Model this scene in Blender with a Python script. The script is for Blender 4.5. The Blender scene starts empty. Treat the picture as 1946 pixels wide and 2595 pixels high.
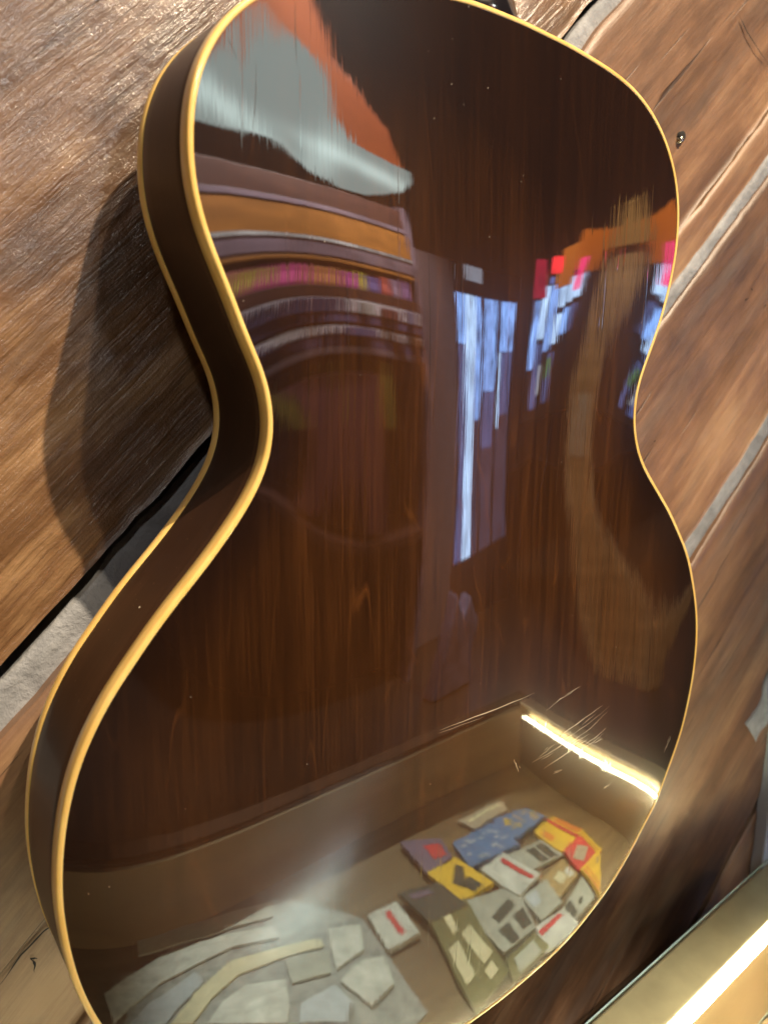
import bpy, bmesh, math, random
import numpy as np
from mathutils import Vector, Matrix
R = math.radians
rnd = random.Random(7)
nrg = np.random.default_rng(11)
sc = bpy.context.scene
col = sc.collection

# ------------------------------------------------------------------ camera
cam_d = bpy.data.cameras.new('camera')
cam = bpy.data.objects.new('camera', cam_d); col.objects.link(cam)
EX = (0.80702486, -0.10235106, 0.58157986)     # world X, Y (into the wall), Z in camera axes (right, down, forward)
EY = (-0.59028908, -0.16721084, 0.78968306)
EZ = (0.01642156, -0.9805941, -0.19536002)
cam.matrix_world = Matrix(((EX[0], -EX[1], -EX[2], -0.26033),
                           (EY[0], -EY[1], -EY[2], -0.27366),
                           (EZ[0], -EZ[1], -EZ[2], 0.0), (0, 0, 0, 1)))
cam_d.sensor_fit = 'VERTICAL'; cam_d.sensor_height = 24; cam_d.lens = 18.2
cam_d.clip_start = 0.01; cam_d.clip_end = 60
cam_d.dof.use_dof = True; cam_d.dof.focus_distance = 0.40; cam_d.dof.aperture_fstop = 6.5
sc.camera = cam

# ------------------------------------------------------------------ world, exposure
wd = bpy.data.worlds.new('World'); sc.world = wd; wd.use_nodes = True
bg = wd.node_tree.nodes['Background']
bg.inputs[0].default_value = (0.9, 0.85, 1.0, 1); bg.inputs[1].default_value = 0.014
sc.view_settings.view_transform = 'Standard'; sc.view_settings.look = 'None'
sc.view_settings.exposure = 0; sc.view_settings.gamma = 1
try:
    sc.cycles.use_denoising = True
    sc.cycles.max_bounces = 8; sc.cycles.glossy_bounces = 4
    sc.cycles.sample_clamp_indirect = 8
except Exception: pass

# ------------------------------------------------------------------ lamps: track spots casting the guitar's shadow, and added fill spots
def spot(name, loc, target, power, colr, radius=.02, cone=60, blend=.6):
    l = bpy.data.lights.new(name, 'SPOT'); l.energy = power; l.color = colr
    l.shadow_soft_size = radius; l.spot_size = R(cone); l.spot_blend = blend
    o = bpy.data.objects.new(name, l); col.objects.link(o); o.location = loc
    o.rotation_euler = (Vector(target) - Vector(loc)).to_track_quat('-Z', 'Y').to_euler()
    return o
spot('track_or_fill_spot', (.50, -1.55, 2.25), (.10, .085, .42), 690, (1, .80, .56), .02, 23, .45)
spot('track_or_fill_spot', (.22, -1.60, 2.35), (.06, .085, .40), 130, (1, .82, .60), .02, 23, .45)
spot('track_or_fill_spot', (.03, -1.60, .78), (-.28, .085, .20), 46, (.90, .96, 1), .07, 16, 1.0)  # added cool lamp, not on the ceiling, for glints on the left plank
spot('track_or_fill_spot', (-1.05, -1.3, 1.35), (.30, .085, .0), 26, (1, .93, .86), .06, 44, .8)  # added weak fill from the left, no lamp known there
spot('track_or_fill_spot', (.30, -1.35, 1.75), (.18, -.25, -.55), 1100, (1, .92, .80), .04, 14.5, .6)  # added spot to brighten the packets in the case
spot('added_spot', (1.5, -1.2, 1.7), (1.1, -2.05, .95), 230, (1, .90, .72), .05, 45)  # added to brighten the red-orange board
spot('added_spot', (1.35, -2.12, 1.35), (1.15, -2.62, .1), 330, (1, .93, .90), .05, 110)  # added to brighten the shelf of goods
spot('added_spot', (2.0, -.9, 1.7), (2.7, -1.6, -.2), 520, (1, .85, .65), .05, 75)  # added to brighten the post
spot('added_spot', (3.4, -1.6, 1.9), (4.4, -3.0, .6), 800, (1, .88, .75), .05, 60)  # added to brighten the boards farther right

# ------------------------------------------------------------------ helpers
def P3(M): return [tuple(v) for v in M]
def tag(o, label=None, cat=None, group=None, kind=None):
    if label: o['label'] = label
    if cat: o['category'] = cat
    if group: o['group'] = group
    if kind: o['kind'] = kind
    return o
def thing(name, loc, label, cat, group=None):
    o = bpy.data.objects.new(name, None); col.objects.link(o); o.location = loc; o.empty_display_size = .05
    return tag(o, label, cat, group)
def mesh(name, verts, faces, mat, parent=None, smooth=False, mats=None, fm=None):
    me = bpy.data.meshes.new(name); me.from_pydata(P3(verts), [], faces); me.validate(); me.update()
    me.materials.append(mat)
    for m in (mats or []): me.materials.append(m)
    if fm is not None:
        for p, k in zip(me.polygons, fm): p.material_index = k
    if smooth: me.polygons.foreach_set('use_smooth', [True] * len(me.polygons))
    o = bpy.data.objects.new(name, me); col.objects.link(o)
    if parent:
        o.parent = parent
        q = parent; off = Vector((0, 0, 0))
        while q is not None: off += q.location; q = q.parent
        o.location = -off                      # mesh data stay in world coordinates
    return o
def fix_normals(o):
    bm = bmesh.new(); bm.from_mesh(o.data); bmesh.ops.recalc_face_normals(bm, faces=bm.faces); bm.to_mesh(o.data); bm.free()
def prism(name, poly, t0, t1, mat, parent=None, axis='y', bevel=0, M=None):
    """a plate: outline poly (2D) swept from t0 to t1 along the axis"""
    def p(a, b, t): return {'y': (a, t, b), 'z': (a, b, t), 'x': (t, a, b)}[axis]
    n = len(poly)
    V = [p(a, b, t0) for a, b in poly] + [p(a, b, t1) for a, b in poly]
    F = [tuple(range(n)), tuple(range(2 * n - 1, n - 1, -1))] + [(i, (i + 1) % n, n + (i + 1) % n, n + i) for i in range(n)]
    if M is not None: V = [tuple(M @ Vector(v)) for v in V]
    o = mesh(name, V, F, mat, parent)
    bm = bmesh.new(); bm.from_mesh(o.data); bmesh.ops.recalc_face_normals(bm, faces=bm.faces)
    if bevel: bmesh.ops.bevel(bm, geom=list(bm.edges), offset=bevel, segments=2, affect='EDGES', profile=.5)
    bm.to_mesh(o.data); bm.free()
    return o
def box(name, a, b, mat, parent=None, bevel=0, M=None):
    return prism(name, [(a[0], a[2]), (b[0], a[2]), (b[0], b[2]), (a[0], b[2])], a[1], b[1], mat, parent, 'y', bevel, M)

# node helpers
class NT:
    def __init__(s, name):
        s.m = bpy.data.materials.new(name); s.m.use_nodes = True; s.t = s.m.node_tree
        s.t.nodes.clear(); s.out = s.t.nodes.new('ShaderNodeOutputMaterial')
    def n(s, typ, **kw):
        nd = s.t.nodes.new(typ)
        for k, v in kw.items():
            if k.startswith('_'): setattr(nd, k[1:], v)
            else:
                key = int(k[1:]) if k[0] == 'i' and k[1:].isdigit() else k.replace('__', ' ')
                if isinstance(v, bpy.types.NodeSocket): s.t.links.new(v, nd.inputs[key])
                else: nd.inputs[key].default_value = v
        return nd
    def link(s, a, b): s.t.links.new(a, b)
    def math(s, op, a, b=0., c=0.):
        return s.n('ShaderNodeMath', _operation=op, i0=a, i1=b, i2=c).outputs[0]
    def coords(s, scale, rot=(0, 0, 0), loc=(0, 0, 0), kind='Object', vec=None):
        v = vec or s.n('ShaderNodeTexCoord').outputs[kind]
        mp = s.n('ShaderNodeMapping', Vector=v, Location=loc, Rotation=rot, Scale=scale)
        return mp.outputs[0]
    def noise(s, vec, scale=1., detail=3., rough=.5, dist=0.):
        return s.n('ShaderNodeTexNoise', Vector=vec, Scale=scale, Detail=detail, Roughness=rough, Distortion=dist).outputs['Fac']
    def ramp(s, fac, stops, interp='LINEAR'):
        r = s.n('ShaderNodeValToRGB', Fac=fac); cr = r.color_ramp; cr.interpolation = interp
        while len(cr.elements) < len(stops): cr.elements.new(.5)
        for e, (p, c) in zip(cr.elements, stops):
            e.position = p; e.color = (*c, 1) if len(c) == 3 else c
        return r.outputs[0]
    def mix(s, fac, a, b, typ='MIX'):
        nd = s.t.nodes.new('ShaderNodeMix'); nd.data_type = 'RGBA'; nd.blend_type = typ
        for k, v in ((0, fac), (6, a), (7, b)):
            if isinstance(v, bpy.types.NodeSocket): s.t.links.new(v, nd.inputs[k])
            else: nd.inputs[k].default_value = v if k == 0 else ((*v, 1) if len(v) == 3 else v)
        return nd.outputs[2]
    def bump(s, h, dist, strength=1., normal=None):
        b = s.n('ShaderNodeBump', Height=h, Distance=dist, Strength=strength)
        if normal is not None: s.link(normal, b.inputs['Normal'])
        return b.outputs[0]
    def bsdf(s, **kw):
        b = s.n('ShaderNodeBsdfPrincipled', **kw); s.link(b.outputs[0], s.out.inputs[0]); return b
def C4(c): return (*c, 1)
def plain(name, c, rough=.5, metal=0., spec=.5, var=.12, scale=30., coat=0.):
    t = NT(name); v = t.noise(t.coords((1, 1, 1)), scale, 4, .6)
    f = t.ramp(v, [(.3, tuple(x * (1 - var) for x in c)), (.7, tuple(min(1, x * (1 + var)) for x in c))])
    t.bsdf(Base__Color=f, Roughness=rough, Metallic=metal, Specular__IOR__Level=spec, Coat__Weight=coat, Coat__Roughness=.08)
    return t.m
def glow(name, c, strength, var=.0, scale=(6, 6, 6)):
    t = NT(name)
    colr = C4(c)
    if var:
        v = t.noise(t.coords(scale), 1, 3, .6); colr = t.ramp(v, [(.3, tuple(x * (1 - var) for x in c)), (.7, tuple(x * (1 + var * .6) for x in c))])
    e = t.n('ShaderNodeEmission', Color=colr, Strength=strength); t.link(e.outputs[0], t.out.inputs[0]); return t.m

# ------------------------------------------------------------------ materials
def wood_plank(name, dark, mid, light, gloss=.3, fine=1.0, gray=.3, coat_r=.2, coat_w=.3):
    """rough-sawn varnished board; object X runs along the board, Z across it"""
    t = NT(name)
    tc = t.n('ShaderNodeTexCoord').outputs['Object']
    oi = t.n('ShaderNodeObjectInfo').outputs['Random']
    off = t.n('ShaderNodeCombineXYZ', X=t.math('MULTIPLY', oi, 7.), Y=t.math('MULTIPLY', oi, 3.), Z=t.math('MULTIPLY', oi, 5.)).outputs[0]
    v = t.n('ShaderNodeVectorMath', _operation='ADD', i0=tc, i1=off).outputs[0]
    patches = t.noise(t.coords((3.2, 3, 11), vec=v), 1, 4, .55, .8)
    streak = t.noise(t.coords((6, 6, 95), vec=v), 1, 6, .65, .5)
    fib = t.noise(t.coords((40, 40, 620), vec=v), 1, 4, .6, .2)
    blotch = t.noise(t.coords((16, 16, 24), vec=v), 1, 5, .7, .3)
    f = t.math('ADD', t.math('MULTIPLY', patches, .66), t.math('MULTIPLY', streak, .34))
    f = t.math('ADD', f, t.math('MULTIPLY', t.math('SUBTRACT', blotch, .5), .30))
    f = t.math('ADD', f, t.math('MULTIPLY', t.math('SUBTRACT', fib, .5), .16))
    c = t.ramp(f, [(.30, dark), (.43, tuple((a + b) / 2 for a, b in zip(dark, mid))), (.52, mid), (.68, light)])
    g = t.ramp(t.noise(t.coords((5, 5, 34), vec=v, loc=(9, 2, 4)), 1, 4, .6), [(.50, (0, 0, 0)), (.72, (gray, gray, gray))])
    c = t.mix(t.n('ShaderNodeRGBToBW', Color=g).outputs[0], c, (.20, .165, .135))
    # thin dark checks and worm marks
    ck = t.noise(t.coords((5, 5, 150), vec=v, loc=(3, 7, 1)), 1, 3, .6, .4)
    k = t.ramp(ck, [(.30, (1, 1, 1)), (.335, (0, 0, 0))])
    c = t.mix(t.math('MULTIPLY', t.n('ShaderNodeRGBToBW', Color=k).outputs[0], .75), c, tuple(x * .35 for x in dark))
    # relief: long grain, saw ripple across it, fine pores, sparkling varnish
    wv = t.n('ShaderNodeTexNoise', Vector=t.coords((30, 30, 30), vec=v), Scale=1., Detail=2.).outputs['Color']
    vw = t.n('ShaderNodeVectorMath', _operation='ADD', i0=v, i1=t.n('ShaderNodeVectorMath', _operation='SCALE', i0=wv, Scale=.004).outputs[0]).outputs[0]
    saw = t.noise(t.coords((560, 60, 170), rot=(0, R(52), 0), vec=vw), 1, 3, .6, .8)
    grain = t.noise(t.coords((14, 26, 420), vec=vw, loc=(1, 1, 8)), 1, 5, .65, .3)
    lump = t.noise(t.coords((55, 45, 110), vec=v), 1, 3, .5, .3)
    pore = t.noise(t.coords((850, 850, 1500), vec=v), 1, 2, .6)
    n1 = t.bump(lump, .0009 * fine)
    n2 = t.bump(grain, .00085 * fine, 1., n1)
    n3 = t.bump(saw, .00014 * fine, 1., n2)
    n3 = t.bump(pore, .00020 * fine, 1., n3)
    n4 = t.bump(t.math('SUBTRACT', 0., t.n('ShaderNodeRGBToBW', Color=k).outputs[0]), .0008, .8, n3)
    ro = t.math('ADD', t.math('MULTIPLY', streak, .25), gloss - .1)
    t.bsdf(Base__Color=c, Roughness=ro, Specular__IOR__Level=.55, Normal=n4, Coat__Weight=coat_w, Coat__Roughness=coat_r, Coat__Normal=n3)
    return t.m
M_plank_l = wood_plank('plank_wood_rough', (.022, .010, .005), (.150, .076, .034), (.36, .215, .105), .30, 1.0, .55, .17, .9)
M_plank_r = wood_plank('plank_wood_smooth', (.055, .026, .013), (.195, .100, .050), (.33, .195, .103), .50, .40, .35, .35)
def mortar_mat():
    t = NT('grey_mortar')
    a = t.noise(t.coords((40, 40, 40)), 1, 6, .65, .3); b = t.noise(t.coords((260, 260, 260)), 1, 3, .6)
    c = t.ramp(a, [(.3, (.17, .175, .19)), (.55, (.27, .28, .30)), (.75, (.36, .365, .38))])
    n = t.bump(b, .0006, 1., t.bump(a, .003))
    t.bsdf(Base__Color=c, Roughness=.75, Normal=n); return t.m
M_mortar = mortar_mat()
M_gap = plain('black_gap', (.012, .010, .009), .9)

def lacquer_back():
    t = NT('brown_lacquered_maple')
    tc = t.n('ShaderNodeTexCoord').outputs['Object']
    # pores and fibres, vertical
    fib = t.noise(t.coords((1100, 1, 22), vec=tc), 1, 3, .6, .1)
    med = t.noise(t.coords((210, 1, 5.5), vec=tc), 1, 4, .6, .5)
    big = t.noise(t.coords((16, 1, 5), vec=tc), 1, 3, .5, .6)
    f = t.math('ADD', t.math('MULTIPLY', fib, .34), t.math('ADD', t.math('MULTIPLY', med, .34), t.math('MULTIPLY', big, .32)))
    c = t.ramp(f, [(.34, (.015, .0058, .0026)), (.50, (.036, .0132, .0043)), (.70, (.080, .0290, .0082))])
    # cathedral figure: thin wavy orange lines = contours of a stretched noise
    fg = t.noise(t.coords((15, 1, 2.1), vec=tc, loc=(.35, 0, .1)), 1, 3.2, .45, .35)
    s = t.math('ABSOLUTE', t.math('SINE', t.math('MULTIPLY', fg, 44.)))
    ln = t.ramp(s, [(0., (1, 1, 1)), (.13, (0, 0, 0))])
    wk = t.math('MULTIPLY', t.n('ShaderNodeRGBToBW', Color=ln).outputs[0], t.ramp(t.noise(t.coords((60, 1, 8), vec=tc), 1, 2), [(.45, (0, 0, 0)), (.62, (1, 1, 1))]))
    c = t.mix(t.math('MULTIPLY', wk, .36), c, (.15, .052, .013))
    bu = t.n('ShaderNodeAttribute', _attribute_name='burst_shade').outputs['Fac']
    c = t.mix(t.math('MULTIPLY', bu, .75), c, (.009, .0045, .0038))  # sunburst tint plus dark reflection painted into the colour
    # relief of the sunken lacquer: fine vertical lines, orange peel, fine checks
    r1 = t.noise(t.coords((560, 1, 14), vec=tc, loc=(2, 0, 5)), 1, 2, .6, .15)
    r3 = t.noise(t.coords((1500, 1, 45), vec=tc, loc=(5, 0, 2)), 1, 2, .6, .2)
    r2 = t.noise(t.coords((46, 1, 10), vec=tc, loc=(4, 0, 1)), 1, 2, .5)
    ck = t.ramp(t.noise(t.coords((210, 1, 6), vec=tc, loc=(7, 0, 3)), 1, 2, .5, .3), [(.335, (0, 0, 0)), (.355, (1, 1, 1))])
    n = t.bump(r2, .00004)
    n = t.bump(r1, .0000013, 1., n)
    n = t.bump(r3, .0000024, 1., n)
    n = t.bump(t.n('ShaderNodeRGBToBW', Color=ck).outputs[0], .000005, 1., n)
    gv = t.noise(t.coords((330, 1, 7), vec=tc, loc=(11, 0, 6)), 1, 1.5, .5, .25)
    gk = t.math('MULTIPLY', t.math('SUBTRACT', 1., t.math('MINIMUM', t.math('MULTIPLY', t.math('ABSOLUTE', t.math('SUBTRACT', gv, .5)), 17.), 1.)),
                t.n('ShaderNodeRGBToBW', Color=t.ramp(t.noise(t.coords((40, 1, 16), vec=tc, loc=(1, 0, 9)), 1, 2), [(.42, (0, 0, 0)), (.6, (1, 1, 1))])).outputs[0])
    n = t.bump(gk, .0000017, 1., n)
    t.bsdf(Base__Color=c, Roughness=.24, Specular__IOR__Level=.14, Normal=n, Coat__Weight=1., Coat__Roughness=.012, Coat__IOR=2.15, Coat__Normal=n)
    return t.m
M_back = lacquer_back()
def lacquer_side():
    t = NT('brown_lacquered_rib')
    tc = t.n('ShaderNodeTexCoord').outputs['Object']
    a = t.noise(t.coords((30, 900, 30), vec=tc), 1, 3, .6); b = t.noise(t.coords((12, 60, 12), vec=tc), 1, 3)
    c = t.ramp(t.math('ADD', t.math('MULTIPLY', a, .5), t.math('MULTIPLY', b, .5)), [(.35, (.024, .0095, .0045)), (.65, (.044, .018, .008))])
    sp = t.noise(t.coords((700, 700, 700), vec=tc), 1, 1)
    c = t.mix(t.ramp(sp, [(.77, (0, 0, 0)), (.80, (.7, .7, .7))]), c, (.25, .17, .10))
    t.bsdf(Base__Color=c, Roughness=.42, Specular__IOR__Level=.35, Coat__Weight=.12, Coat__Roughness=.1, Coat__IOR=1.5, Coat__Normal=t.bump(b, .0002))
    return t.m
M_side = lacquer_side()
def binding_mat():
    t = NT('aged_cream_binding')
    a = t.noise(t.coords((22, 22, 22)), 1, 4, .6); b = t.noise(t.coords((300, 300, 60)), 1, 2)
    c = t.ramp(t.math('ADD', t.math('MULTIPLY', a, .75), t.math('MULTIPLY', b, .25)), [(.35, (.78, .48, .12)), (.65, (.92, .65, .23))])
    t.bsdf(Base__Color=c, Roughness=.28, Specular__IOR__Level=.5, Coat__Weight=.5, Coat__Roughness=.1, Subsurface__Weight=.15, Subsurface__Radius=(.004, .002, .0006), Subsurface__Scale=.5)
    return t.m
M_bind = binding_mat()
M_neck = plain('dark_neck_lacquer', (.010, .008, .010), .18, coat=.6)
M_top = plain('spruce_top', (.30, .14, .04), .35)
M_scratch = plain('raw_scratch', (.62, .55, .42), .45)
M_dust = plain('dust_speck', (.50, .45, .38), .8)
M_steel = plain('screw_steel', (.55, .50, .42), .25, 1.)

# ------------------------------------------------------------------ outline and arch of the guitar body
BND = np.array([[-2624,14627],[-1971,14674],[-1316,14696],[-661,14698],[-6,14691],[650,14679],[1305,14657],[1959,14620],[2613,14573],[3266,14524],[3920,14475],[4573,14415],[5224,14340],[5873,14252],[6522,14158],[7169,14056],[7813,13938],[8451,13792],[9081,13614],[9696,13396],[10290,13129],[10860,12811],[11401,12447],[11908,12038],[12375,11584],[12798,11089],[13172,10558],[13490,9991],[13745,9394],[13938,8773],[14071,8135],[14148,7488],[14173,6835],[14152,6183],[14084,5533],[13975,4888],[13834,4249],[13668,3615],[13480,2988],[13269,2368],[13032,1757],[12772,1156],[12497,561],[12219,-32],[11959,-631],[11748,-1246],[11609,-1878],[11554,-2522],[11585,-3169],[11697,-3807],[11888,-4426],[12153,-5018],[12485,-5575],[12877,-6094],[13312,-6581],[13769,-7050],[14232,-7514],[14698,-7975],[15164,-8436],[15621,-8905],[16059,-9391],[16479,-9894],[16888,-10406],[17296,-10918],[17694,-11437],[18063,-11975],[18391,-12540],[18684,-13124],[18954,-13721],[19209,-14325],[19448,-14935],[19664,-15553],[19854,-16179],[20010,-16814],[20128,-17457],[20210,-18106],[20261,-18759],[20282,-19413],[20276,-20068],[20241,-20722],[20175,-21373],[20079,-22020],[19962,-22665],[19827,-23306],[19668,-23941],[19476,-24566],[19245,-25178],[18984,-25778],[18700,-26368],[18402,-26952],[18103,-27535],[17807,-28118],[17495,-28691],[17139,-29234],[16737,-29746],[16310,-30241],[15875,-30730],[15435,-31216],[14991,-31699],[14540,-32173],[14071,-32630],[13581,-33064],[13074,-33477],[12546,-33862],[11996,-34216],[11433,-34549],[10862,-34870],[10283,-35176],[9691,-35456],[9087,-35706],[8471,-35928],[7845,-36121],[7212,-36291],[6574,-36439],[5932,-36572],[5288,-36695],[4643,-36809],[3995,-36911],[3346,-36997],[2694,-37068],[2042,-37131],[1389,-37183],[735,-37215],[82,-37212],[-572,-37181],[-1226,-37136],[-1879,-37087],[-2533,-37038],[-3187,-36989],[-3841,-36939],[-4495,-36887],[-5148,-36831],[-5800,-36769],[-6452,-36697],[-7101,-36609],[-7747,-36498],[-8387,-36361],[-9019,-36191],[-9641,-35988],[-10250,-35752],[-10849,-35487],[-11440,-35204],[-12021,-34904],[-12585,-34575],[-13126,-34210],[-13647,-33815],[-14146,-33393],[-14625,-32946],[-15089,-32484],[-15548,-32016],[-16003,-31544],[-16449,-31066],[-16870,-30571],[-17244,-30041],[-17569,-29478],[-17875,-28900],[-18182,-28321],[-18486,-27741],[-18772,-27157],[-19032,-26578],[-19262,-26011],[-19471,-25440],[-19664,-24844],[-19838,-24221],[-19985,-23584],[-20104,-22940],[-20199,-22292],[-20273,-21641],[-20327,-20988],[-20356,-20334],[-20355,-19680],[-20323,-19026],[-20264,-18373],[-20180,-17724],[-20070,-17078],[-19932,-16439],[-19762,-15807],[-19558,-15185],[-19317,-14578],[-19037,-13987],[-18724,-13413],[-18383,-12854],[-18015,-12315],[-17621,-11795],[-17213,-11284],[-16802,-10775],[-16383,-10271],[-15951,-9778],[-15506,-9297],[-15053,-8824],[-14600,-8349],[-14156,-7867],[-13724,-7374],[-13304,-6872],[-12896,-6359],[-12513,-5829],[-12166,-5277],[-11866,-4698],[-11631,-4094],[-11475,-3466],[-11406,-2824],[-11422,-2176],[-11516,-1534],[-11683,-907],[-11913,-298],[-12180,298],[-12447,894],[-12702,1498],[-12954,2103],[-13213,2705],[-13476,3305],[-13729,3909],[-13954,4523],[-14137,5150],[-14270,5788],[-14348,6435],[-14372,7087],[-14345,7739],[-14267,8387],[-14131,9023],[-13928,9640],[-13658,10230],[-13324,10787],[-12931,11304],[-12487,11778],[-11999,12204],[-11471,12582],[-10911,12914],[-10325,13200],[-9718,13438],[-9094,13635],[-8461,13799],[-7820,13935],[-7175,14048],[-6527,14148],[-5879,14244],[-5229,14335],[-4579,14415],[-3928,14489],[-3276,14562]], float) * 1e-5
def resample(P, n):
    q = np.fft.fft(P[:, 0] + 1j * P[:, 1]); m = len(P); z = np.zeros(n, complex); h = m // 2
    z[:h] = q[:h]; z[-h + 1:] = q[-h + 1:]
    r = np.fft.ifft(z) * n / m
    return np.c_[r.real, r.imag]
def offs(P, w):
    t = np.roll(P, -1, 0) - np.roll(P, 1, 0); t /= np.linalg.norm(t, axis=1)[:, None]
    n = np.c_[t[:, 1], -t[:, 0]]
    if ((P - P.mean(0)) * n).sum(1).mean() < 0: n = -n
    return P + n * w
B7 = resample(BND, 720)
SRC = offs(B7, .03)[::4]; T_ = B7[::2]
A_ = np.c_[.5 * np.log(((T_[:, None] - SRC[None]) ** 2).sum(-1)), np.ones(len(T_))]
MF = np.linalg.lstsq(np.r_[A_, 1e-6 * np.eye(A_.shape[1])], np.r_[(T_ ** 2).sum(1) / 4, np.zeros(A_.shape[1])], rcond=None)[0]
def wfun(X): return .5 * np.log(((X[:, None] - SRC[None]) ** 2).sum(-1)) @ MF[:-1] + MF[-1] - (X ** 2).sum(1) / 4
ARC = np.array([0.02355688885527721, -0.017876470713492652, 0.0004216032954110773, -0.09438829297035264, 0.08914943529438837, 0.12950854074128487, -0.11955221816991408, -0.03314992288396708, -0.016308901006931532, 0.09681922302712075, -0.025403474549842684, 0.0408549902573316, -0.07709309063551026, -0.1376592135399158])
def arch(X):
    """height of the carved back above its rim"""
    t = np.clip(wfun(X) / .01038712683787767, 0, None); x = X[:, 0] / .2; z = (X[:, 1] + .12) / .25
    return np.stack([t, t*t, t**3, t*z, t*t*z, t*z*z, t*t*z*z, t*x*x, t*t*x*x, t*z**3, t*t*z**3, t*x*x*z, t*x*x*z*z, t*z**4], 1) @ ARC

# ------------------------------------------------------------------ SETTING: the diagonal plank wall
WALL_Y = .085
ANG = R(43.5)
wall = thing('plank_wall', (0, .12, -.9), 'wall of diagonal varnished brown planks with grey mortar between them behind the guitar', 'wall')
RotM = Matrix.Rotation(-ANG, 4, 'Y')     # local x -> along the boards, local z -> across them
def vnoise(x, y, seed):
    g = np.random.default_rng(seed).random((64, 64)); xi = np.floor(x).astype(int); yi = np.floor(y).astype(int)
    fx = x - xi; fy = y - yi; fx = fx*fx*(3-2*fx); fy = fy*fy*(3-2*fy)
    a = g[xi % 64, yi % 64]; b = g[(xi+1) % 64, yi % 64]; c = g[xi % 64, (yi+1) % 64]; d = g[(xi+1) % 64, (yi+1) % 64]
    return (a*(1-fx)+b*fx)*(1-fy)+(c*(1-fx)+d*fx)*fy - .5
def strip(name, lo, hi, y, mat, seed, rough=.0012, edge=.005, depth=.03, wob=.0012, a0=-1.1, a1=1.1, step=.005, nb=None):
    """lo, hi: (b at a=0, slope) of the lower and upper edge; a board lying in the wall"""
    na = int((a1 - a0) / step); a = np.linspace(a0, a1, na + 1)
    L = lo[0] + lo[1] * a + wob * (vnoise(a * 30, a * 0, seed) + .5 * vnoise(a * 110, a * 0 + 3, seed + 1)) * 2
    U = hi[0] + hi[1] * a + wob * (vnoise(a * 30, a * 0 + 7, seed + 2) + .5 * vnoise(a * 110, a * 0 + 9, seed + 3)) * 2
    nb = nb or max(6, int(abs(hi[0] - lo[0]) / .006))
    s = np.r_[0, 0, np.linspace(0, 1, nb + 1), 1, 1]     # side, rounded shoulder, face, shoulder, side
    rows = []
    for j, sj in enumerate(s):
        b = L + (U - L) * sj
        din = np.minimum(b - L, U - b)
        rnd_ = edge * np.clip(1 - din / max(edge, 1e-6), 0, 1) ** 2 * .8
        yy = y + rnd_ + rough * (2.0 * vnoise(a * 9, b * 30, seed) + .8 * vnoise(a * 40, b * 120, seed + 5))
        if j == 0 or j == len(s) - 1: yy = np.full_like(a, y + depth)
        rows.append(np.c_[a, yy, b])
    V = np.concatenate(rows); n = na + 1
    F = [(j*n+i, j*n+i+1, (j+1)*n+i+1, (j+1)*n+i) for j in range(len(s)-1) for i in range(na)]
    o = mesh(name, V, F, mat, None, True)
    o.parent = wall
    o.matrix_local = Matrix.Translation(-Vector(wall.location)) @ RotM
    fix_normals(o)
    return o
p = strip('plank', (.0445, .016), (.34, .02), WALL_Y, M_plank_l, 3, rough=.0022, edge=.003)
p['label'] = 'rough dark plank upper left of the guitar catching the shadow'
strip('plank', (-.1165, .000), (.0255, .031), WALL_Y, M_plank_r, 21, rough=.0012, edge=.0016)
strip('plank', (-.1495, .004), (-.1195, -.004), WALL_Y + .004, M_plank_r, 33, rough=.0010, edge=.0016)
strip('plank', (-.3275, .002), (-.1585, .004), WALL_Y, M_plank_r, 45, rough=.0014, edge=.0016)
strip('plank', (-.664, .0), (-.3475, .0), WALL_Y, M_plank_r, 57, rough=.0014, edge=.0016)
strip('plank', (-1.05, .0), (-.674, .0), WALL_Y, M_plank_r, 81, rough=.0014, edge=.0016)
strip('mortar_strip', (.0215, .032), (.0393, .020), WALL_Y + .006, M_mortar, 5, rough=.0016, edge=.002, wob=.0012)
strip('mortar_strip', (-.1600, .004), (-.1480, .004), WALL_Y + .0025, M_mortar, 15, rough=.0012, edge=.002, wob=.001)
strip('mortar_strip', (-.350, .0), (-.325, .0), WALL_Y + .003, M_mortar, 25, rough=.0016, edge=.002)
strip('mortar_smear', (-.600, .0), (-.562, .05), WALL_Y - .0012, M_mortar, 35, rough=.0012, edge=.001, wob=.012, a0=.085, a1=.34)
strip('mortar_strip', (-.677, .0), (-.662, .0), WALL_Y + .007, M_mortar, 45, rough=.0012, edge=.002)
bk = box('backing_board', (-1.7, .118, -1.5), (1.6, .13, 1.3), M_gap, wall)
strip('plank', (.352, .0), (.62, .0), WALL_Y, M_plank_r, 91, rough=.0014, edge=.0016)
strip('plank', (.63, .0), (.95, .0), WALL_Y, M_plank_r, 93, rough=.0014, edge=.0016)
# nail sunk in the plank
nail = thing('nail', (.2605, WALL_Y, .156), 'small shiny nail head sunk in a hole in the plank right of the upper bout', 'nail')
def disc(name, c, r, y0, y1, mat, parent, seg=20, dome=0.):
    V = [(c[0], y0 - dome, c[1])]; F = []
    for k, (rr, yy) in enumerate(((r * .6, y0 - dome * .6), (r, y0), (r, y1))):
        V += [(c[0] + rr * math.cos(2*math.pi*i/seg), yy, c[1] + rr * math.sin(2*math.pi*i/seg)) for i in range(seg)]
    F += [(0, 1 + (i+1) % seg, 1 + i) for i in range(seg)]
    for k in range(2): F += [(1+k*seg+i, 1+k*seg+(i+1) % seg, 1+(k+1)*seg+(i+1) % seg, 1+(k+1)*seg+i) for i in range(seg)]
    o = mesh(name, V, F, mat, parent, True); fix_normals(o); return o
disc('nail_head', (.2605, .156), .0022, WALL_Y - .0022, WALL_Y + .004, M_steel, nail, dome=.0008)
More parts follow.
